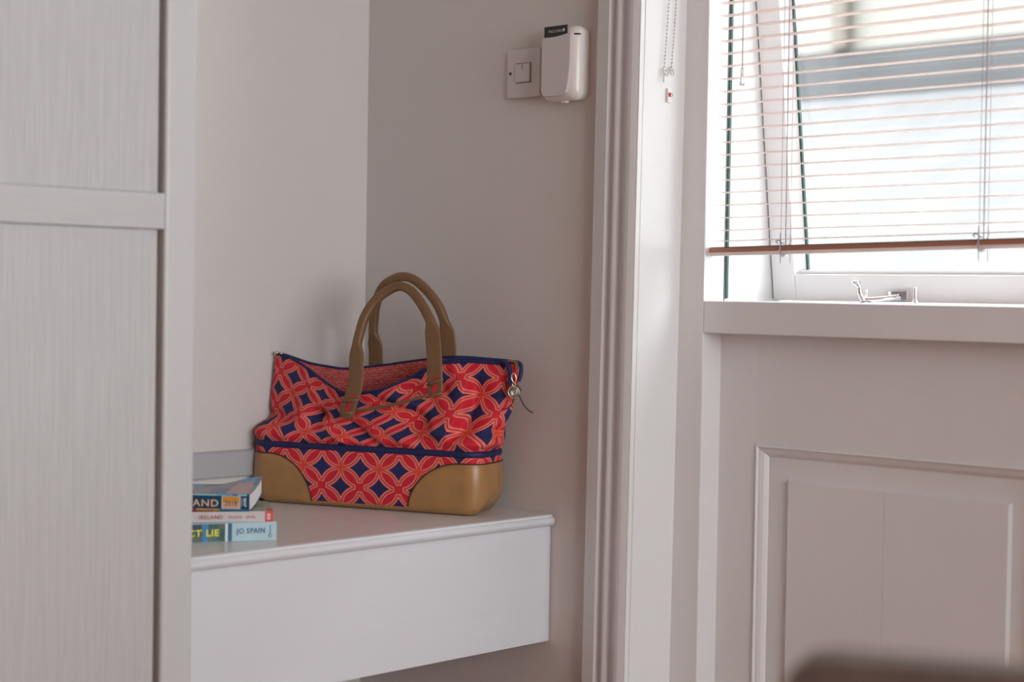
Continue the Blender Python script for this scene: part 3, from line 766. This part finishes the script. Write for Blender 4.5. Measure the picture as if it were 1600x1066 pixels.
# laced slots in the front straps
def slot(c, ax, ln, wd_, par):
    """slot along direction ax (u,w) in the strap face"""
    cu, cv, cw = c; a = Vector((ax[0], 0, ax[1])).normalized(); p = Vector((a.z, 0, -a.x))
    vs = []
    for y in (-.0032, .0005):
        for k in range(12):
            t = 2*math.pi*k/12; cx = math.copysign(abs(math.cos(t))**.6, math.cos(t)); sy = math.copysign(abs(math.sin(t))**.6, math.sin(t))
            q = a*ln*cx + p*wd_*sy; vs.append((cu+q.x, cv+y, cw+q.z))
    fs = [(k, (k+1) % 12, 12+(k+1) % 12, 12+k) for k in range(12)] + [tuple(range(12)), tuple(range(12, 24))]
    return vs, fs
M_slot = plain('red_cloth_in_slot', S((196, 40, 52)), .8, noise=.3, nscale=300)
for (cu, cv, cw), ax in (((.1560, -.0152, .1790), (.35, 1)), ((.3190, -.0065, .2165), (.08, 1))):
    vs, fs = slot((cu, cv, cw), ax, .0105, .0042, h1); mesh('slot', vs, fs, M_slot, h1)
    a = Vector((ax[0], 0, ax[1])).normalized()
    q = Vector((cu, cv, cw))+a*.0215; vs, fs = slot((q.x, cv+.0018, q.z), (1, .45), .0045, .0022, h1); mesh('slot', vs, fs, M_slot, h1)
    for dz, tl in ((.0130, .006), (-.0105, .005)):
        c0 = Vector((cu, cv-.0034, cw))+a*dz; sd = Vector((a.z, 0, -a.x))
        sweep('lacing', [c0-sd*.0145-Vector((0, -.003, tl)), c0-sd*.008-Vector((0, .0006, tl*.6)), c0+sd*.008+Vector((0, -.0006, tl*.6)), c0+sd*.0145+Vector((0, .003, tl))], [(.0024, .0012)]*4, M_leather_h, h1, 8, side=(0, 0, 1))
sweep('tie_strap', catmull([(.168, -.0135, .1745), (.1902, -.0150, .1765), (.2466, -.0150, .1883), (.2850, -.0140, .1990), (.3086, -.0120, .2062)], 5), [(.0028, .0010)]*21, M_leather_h, bag, 8, side=(0, 0, 1))

# ------------------------------------------------------------------ switch and key-card holder on the right wall
lo_ = (XR, 2.1100, 1.4385)
ls = tag(empty('light_switch', lo_), 'square white single-rocker light switch beside the key-card holder', 'light switch')
box('switch_plate', (XR-.009, XR), (2.0690, 2.1495), (1.3955, 1.4815), M_plastic, ls, .0022, lo_)
box('rocker', (XR-.0125, XR-.008), (2.0925, 2.1270), (1.4225, 1.4550), M_plastic, ls, .0015, lo_)
box('rocker_line', (XR-.0128, XR-.0120), (2.1085, 2.1095), (1.4450, 1.4545), M_dark, ls, 0, lo_)
boxes('rocker_gap', [((XR-.0094, XR-.0088), (2.0910, 2.0925), (1.4210, 1.4565)), ((XR-.0094, XR-.0088), (2.0910, 2.1280), (1.4552, 1.4562)), ((XR-.0094, XR-.0088), (2.0910, 2.1280), (1.4212, 1.4222))], M_gap, ls, 0, lo_)
lathe('screw', [(0, -.0008), (.0026, -.0006), (.0028, .0004)], M_dark, ls, 12, (-.0092, 2.1410-lo_[1], 1.4395-lo_[2]), 'X')
ho = (XR, 2.005, 1.445)
kh = tag(empty('key_card_holder', ho), 'cream plastic key-card holder with rounded side on the right wall', 'card holder')
def rounded(name, y0, y1, z0, z1, xf, mat, par, rb=.012, bulge=.0):
    """wall-mounted shell: rounded towards the room, outline tapering slightly at the bottom"""
    vs, fs = [], []; K = 8; n = 28
    def outline(ins):
        pts = []
        cy, cz = (y0+y1)/2, (z0+z1)/2; a, b = (y1-y0)/2-ins, (z1-z0)/2-ins
        r = min(.014, a*.5)
        for (sy, sz, a0) in ((1, 1, 0), (-1, 1, 90), (-1, -1, 180), (1, -1, 270)):
            for k in range(7):
                t = math.radians(a0+90*k/6); yy = cy+sy*(a-r)+r*math.cos(t); zz = cz+sz*(b-r)+r*math.sin(t)
                tp = 1-.05*max(0, (cz-zz)/b)**2; pts.append((cy+(yy-cy)*tp, zz))
        return pts
    for k in range(K+1):
        t = k/K*math.pi/2; ins = rb*(1-math.cos(t)); x = -(xf-rb) - rb*math.sin(t)
        if k == 0: rows = [(0, 0)]
        for y, z in outline(ins): vs.append((x, y-ho[1], z-ho[2]))
    base = [(0, y-ho[1], z-ho[2]) for y, z in outline(.002)]
    vs = base+vs
    for k in range(K+1):
        for i in range(n): fs.append((k*n+i, k*n+(i+1) % n, (k+1)*n+(i+1) % n, (k+1)*n+i))
    fs.append(tuple(range((K+1)*n, (K+2)*n)))
    return mesh(name, vs, fs, mat, par, True)
rounded('holder_body', 1.9600, 2.0450, 1.3805, 1.5080, .0370, M_plasticw, kh, .018)
# front plate with its curved right edge and scooped top
fp = []
for z, yr in ((1.3925, 1.9800), (1.400, 1.9765), (1.415, 1.9735), (1.435, 1.9712), (1.455, 1.9702), (1.475, 1.9700), (1.4895, 1.9700)): fp.append((yr, z))
fp += [(1.985, 1.4868), (2.000, 1.4850), (2.015, 1.4845), (2.032, 1.4850), (2.0345, 1.4845), (2.0350, 1.400), (2.0330, 1.3925), (2.028, 1.3885), (1.990, 1.3880)]
prism('front_plate', [(y, z+(.004 if z > 1.48 else 0)) for y, z in fp], 0, XR-.0425, XR-.030, M_plastic, kh, off=ho)
box('card_slot', (XR-.034, XR-.026), (1.960, 1.972), (1.4905, 1.4925), M_dark, kh, 0, ho)
lathe('indicator', [(0, -.0010), (.0022, -.0008), (.0024, .0006)], M_dark, kh, 10, (-.0345, 2.0395-ho[1], 1.4885-ho[2]), 'X')
box('release_tab', (XR-.026, XR-.018), (1.992, 2.004), (1.3775, 1.3815), M_plasticw, kh, .001, ho)
ko = (XR-.0330, 2.011, 1.45)
kc = tag(empty('key_card', ko), 'black key card marked WELCOME in the wall holder', 'key card')
box('card', (XR-.0390, XR-.0380), (1.9800, 2.0330), (1.440, 1.5080), M_black, kc, .0003, ko)
WALLT = lambda y, z, x: Matrix(((0, 0, -1, x-ko[0]), (-1, 0, 0, y-ko[1]), (0, 1, 0, z-ko[2]), (0, 0, 0, 1)))
text('lettering', 'WELCOME', plain('grey_ink', (.42, .39, .38), .5), .0062, kc, WALLT(2.0230, 1.4970, XR-.0392), width=.0300, bold=.0001)
lathe('dot', [(0, -.0002), (.0030, -.0002), (.0030, .0002)], plain('silver_ink', (.55, .52, .50), .4), kc, 16, (XR-.0392-ko[0], 1.9885-ko[1], 1.4995-ko[2]), 'X')

# ------------------------------------------------------------------ venetian blind
BX = 2.3545
bo = (BX, 1.28, 1.1328)
vb = tag(empty('venetian_blind', bo), 'rose-tinted venetian blind with thin open slats half covering the window', 'blind')
vb.rotation_euler = (-.0040, 0, 0)
yL, yR = 1.7765-bo[1], .795-bo[1]
def slat_mesh():
    vs, fs = [], []; K = 6
    for y in (yR, yL):
        for k in range(K+1):
            x = -.0125+.025*k/K; z = .0013*(1-(2*k/K-1)**2)
            vs += [(x, y, z+.00018), (x, y, z-.00018)]
    n = 2*(K+1)
    for k in range(K):
        fs += [(2*k, 2*k+2, n+2*k+2, n+2*k), (2*k+1, n+2*k+1, n+2*k+3, 2*k+3)]
    fs += [(0, n, n+1, 1), (n-2, n-1, 2*n-1, 2*n-2)]
    me = bpy.data.meshes.new('slat'); me.from_pydata(vs, [], fs); me.materials.append(M_slat); return me
SM = slat_mesh()
zs = [(1.05+(z-1.05)*.9585) - bo[2] for z in []]
PITCH_S = .02118
nslat = 0
z = .0125
slat_z = []
while z + bo[2] < 2.0:
    o = bpy.data.objects.new('slat', SM); COL.objects.link(o); o.parent = vb; o.location = (0, 0, z)
    tl_ = (.0120, .0050, .0015)[nslat] if nslat < 3 else 0.0
    o.rotation_euler = (-tl_, 0, 0); o.location.z += tl_*.49
    slat_z.append(z); z += PITCH_S if nslat else .0180
    nslat += 1
rl = prism('bottom_rail', [(-.0125, -.0022), (-.0118, .0045), (-.0095, .0062), (.0095, .0062), (.0118, .0045), (.0125, -.0022)], 1, yR-.004, yL+.0085, M_railb, vb)
rl.rotation_euler = (-.0140, 0, 0); rl.location = (0, 0, -.0045+.0140*.49)
prism('rail_underside_sheen', [(-.0124, -.0023), (.0124, -.0023), (.0090, -.0076), (-.0090, -.0076)], 1, yR-.004, yL+.0085, plain('painted_rail_sheen', (.86, .74, .69), .35, noise=.01), rl)  # pale rose paints in the light reflected by the rail's lower chamfer
# dark inlay along the rail top
ri = box('rail_inlay', (-.0098, .0098), (yR-.003, yL+.0075), (.0060, .0070), M_seal, rl)
ri2 = box('rail_end_cap', (-.0128, .0128), (yL+.0080, yL+.0105), (-.0078, .0066), plain('pale_end_cap', (.70, .58, .52), .4), rl, .001)
box('headrail', (-.0150, .0150), (yR-.004, yL+.008), (2.0-bo[2], 2.03-bo[2]), M_slat, vb, .002)
for yc in (1.6375-bo[1], 1.2822-bo[1], .93-bo[1]):
    dz_ = .0140*(.49-yc)
    ztop = 2.0-bo[2]
    sweep('lift_cord', [(0, yc, dz_), (0, yc, ztop)], .0008, M_cord, vb, 6)
    for sgn in (-1, 1):
        pts = [(sgn*.0135, yc, ztop), (sgn*.0135, yc, .035), (sgn*.0145, yc+.001, .022+dz_), (sgn*.0125, yc-.002*sgn, .010+dz_), (sgn*.010, yc+.001, .003+dz_)]
        sweep('ladder_cord', catmull(pts, 4), .00045, M_cord, vb, 5)
    rungs_v, rungs_f = [], []
    for zz in slat_z:
        b0 = len(rungs_v)
        for (x, dy, dz) in ((-.0135, -.0004, -.0006), (-.0135, .0004, -.0006), (.0135, .0004, -.0006), (.0135, -.0004, -.0006)): rungs_v.append((x, yc+dy, zz+dz))
        rungs_f.append((b0, b0+1, b0+2, b0+3))
    rg = mesh('ladder_rungs', rungs_v, rungs_f, M_cord, vb); rg['kind'] = 'stuff'
    # cord button and looped cord under the rail
    lathe('cord_button', [(0, -.0050), (.0040, -.0046), (.0064, -.0024), (.0068, 0), (0, .0004)], M_white, vb, 14, (-.004, yc, -.0125+dz_))
    sweep('cord_loop', catmull([(x_, y_, z_+dz_) for x_, y_, z_ in [(-.0135, yc+.003, .004), (-.0145, yc+.001, -.003), (-.0142, yc+.005, -.010), (-.010, yc-.002, -.0135), (-.0135, yc-.010, -.0130)]], 5), .0006, M_white, vb, 5)
    sweep('cord_knot', catmull([(x_, y_, z_+dz_) for x_, y_, z_ in [(-.009, yc+.009, .0055), (-.010, yc+.012, .0085), (-.008, yc+.009, .0105), (-.009, yc+.004, .0085), (-.011, yc, .006), (-.012, yc-.004, .0045)]], 4), .0009, M_cord, vb, 5)
ts = sweep('pull_cord', [(-.0245, 1.7135-bo[1], 2.0-bo[2]), (-.0245, 1.7127-bo[1], 1.428-bo[2])], .0006, M_white, vb, 6)
sweep('pull_cord', [(-.0245, 1.7085-bo[1], 2.0-bo[2]), (-.0245, 1.7115-bo[1], 1.428-bo[2])], .0006, M_white, vb, 6)
lathe('tassel', [(.0008, .030), (.0026, .028), (.0034, .016), (.0046, .004), (.0040, 0), (0, 0)], M_clear, vb, 14, (-.0245, 1.7124-bo[1], 1.4005-bo[2]))

# ------------------------------------------------------------------ window stay, pin, blind chain
sto = (2.485, 1.575, 1.0436)
st = tag(empty('window_stay', sto), 'chrome casement stay with curled handle on the window sill', 'window stay')
box('base_plate', (2.475, 2.495), (1.558, 1.600), (1.0434, 1.0450), M_chrome, st, .0005, sto)
sweep('stay_handle', catmull([(0, -.006, .003), (0, -.002, .008), (0, .002, .016), (0, .003, .024), (0, .006, .030), (0, .013, .033)], 5), [(.0052, .004)]*8+[(.0040, .0036)]*9+[(.0050, .0030)]*9, M_chrome, st, 10, side=(1, 0, 0))
sweep('stay_knob', [(0, .004, .0335), (0, .020, .0345)], [(.0048, .0028)]*2, M_chrome, st, 10, side=(1, 0, 0))
sweep('stay_arm', catmull([(0, -.004, .005), (.010, -.022, .006), (.026, -.040, .009), (.040, -.050, .012)], 5), [(.0022, .0040)]*16, M_chrome, st, 10, side=(1, 0, 0))
sweep('pivot_pin', [(.002, -.009, .002), (.002, -.009, .022)], .0016, M_chrome, st, 8)
box('sash_bracket', (2.5235, 2.5330), (1.5120, 1.5470), (1.0480, 1.0640), M_chrome, st, .001, sto)
lathe('bracket_screw', [(0, -.0008), (.0022, -.0006), (.0024, .0006)], M_dark, st, 10, (.0382, -.050, .0125), 'X')
pno = (2.487, 1.474, 1.0436)
pn = tag(empty('stay_pin', pno), 'small chrome upright pin on a plate on the window sill', 'stay pin')
box('pin_plate', (2.477, 2.497), (1.455, 1.493), (1.0434, 1.0450), M_chrome, pn, .0005, pno)
lathe('pin', [(.0065, .0012), (.0048, .003), (.0034, .008), (.0028, .016), (.0026, .0245), (.0022, .0262), (0, .0264)], M_chrome, pn, 16)

cho = (2.288, 1.836, 1.42)
ch = tag(empty('blind_chain', cho), 'looped white bead chain hanging against the bright window jamb', 'chain')
def strand(pts, mat, name='bead_strand'):
    c = catmull(pts, 12); bm = bmesh.new(); acc = 0; last = Vector(c[0]); path = [Vector(p) for p in c]
    d = 0; step = .0062; nxt = 0; L_ = 0
    for a, b in zip(path, path[1:]):
        seg = (b-a).length
        while nxt <= L_+seg:
            p = a+(b-a)*((nxt-L_)/seg); bmesh.ops.create_icosphere(bm, subdivisions=1, radius=.0021, matrix=Matrix.Translation(p)); nxt += step
        L_ += seg
    me = bpy.data.meshes.new(name); bm.to_mesh(me); bm.free(); o = link(name, me, mat, ch, smooth=True); o['kind'] = 'stuff'
    sweep('chain_thread', c, .0005, mat, o, 5)
M_bead = plain('bead_plastic', (.62, .59, .56), .35)
strand([(-.0105, .0, .008), (-.0085, -.001, .04), (-.0030, -.002, .13), (.004, -.002, .30), (.008, -.001, .62)], M_bead)
strand([(.0085, .0, .010), (.0105, -.001, .04), (.0165, -.002, .13), (.022, -.002, .30), (.024, -.001, .62)], M_bead)
sweep('chain_connector', catmull([(-.0135, 0, .012), (-.0145, -.002, .004), (-.0060, -.004, -.001), (-.002, -.002, .006), (-.004, 0, .011)], 5), .0013, M_bead, ch, 6)
sweep('chain_connector', catmull([(.004, 0, .010), (.005, -.003, .003), (.012, -.003, .003), (.013, 0, .011), (.0085, .001, .014), (.004, 0, .010)], 5), .0012, M_bead, ch, 6)
sweep('chain_tail', [(-.0115, -.001, .002), (-.0120, -.001, -.012)], .0014, M_white, ch, 6)
cco = (2.297, 1.841, 1.388)
cc = tag(empty('chain_clip', cco), 'small clear chain clip with red mark screwed to the window jamb', 'clip')
box('clip_body', (2.290, 2.302), (1.8385, 1.8435), (1.3755, 1.4000), M_white, cc, .001, cco)
box('clip_hook', (2.2895, 2.2915), (1.8370, 1.8395), (1.3765, 1.3985), M_bead, cc, .0005, cco)
lathe('red_mark', [(0, -.0006), (.0036, -.0006), (.0036, .0006), (0, .0006)], M_redm, cc, 14, (-.0012, -.0036, .0010), 'Y')
lathe('screw', [(0, -.0012), (.0024, -.0010), (.0028, .0006), (0, .0008)], M_chrome, cc, 12, (.0026, -.0042, .0005), 'Y')

# ------------------------------------------------------------------ dark chair in the near foreground
chr_o = Vector((.905, .372, 0)); ca = math.atan2(-.900, .437)
dc = tag(empty('dining_chair', tuple(chr_o), ca), 'dark brown dining chair, only its top rail showing at lower right', 'chair')
cw = .205
prism('top_rail', [(-cw, .800), (cw, .800), (cw+.002, .838), (cw-.008, .848), (cw-.02, .851), (-cw+.02, .851), (-cw+.008, .848), (-cw-.002, .838)], 1, -.016, .016, M_chair, dc)
for sx in (-1, 1):
    sweep('back_post', [(sx*(cw-.018), .0, .815), (sx*(cw-.018), .018, .45), (sx*(cw-.018), -.01, 0)], [(.016, .015)]*3, M_chair, dc, 10, side=(1, 0, 0))
    sweep('front_leg', [(sx*(cw-.02), .40, .43), (sx*(cw-.02), .40, 0)], [(.018, .018), (.013, .013)], M_chair, dc, 10, side=(1, 0, 0))
for k in range(4):
    x = -.12+.08*k; box('back_slat', (x-.016, x+.016), (-.004, .010), (.47, .805), M_chair, dc, .002)
box('seat_frame', (-cw+.005, cw-.005), (.005, .415), (.395, .435), M_chair, dc, .004)
box('seat_pad', (-cw+.008, cw-.008), (.020, .412), (.435, .475), M_chairp, dc, .014, seg=3)

# ------------------------------------------------------------------ next-door house seen through the window
NX = 9.0
no = (NX, 5.5, -3.0)
nh = tag(empty('neighbouring_house', no), 'blurred cream house with pale sloping roof seen through the window', 'house')
box('house_wall', (NX, NX+.3), (-6, 20), (-3, 6.6), M_cream, nh, 0, no)
prism('roof', [(NX, 2.285), (4.4, .15), (4.4, .03), (NX, 2.15)], 1, -3, 14, M_slate, nh, off=no)
box('lead_flashing', (NX-.06, NX), (-3, 14), (2.27, 2.545), M_lead, nh, 0, no)
for yy in (5.83, 3.2):
    lathe('downpipe', [(.055, 2.55), (.055, 6.5)], M_pipe, nh, 12, (-.08, yy-no[1], 3.0))
box('lean_to_wall', (4.5, 4.7), (-3, 14), (-3, .1), M_cream, nh, 0, no)
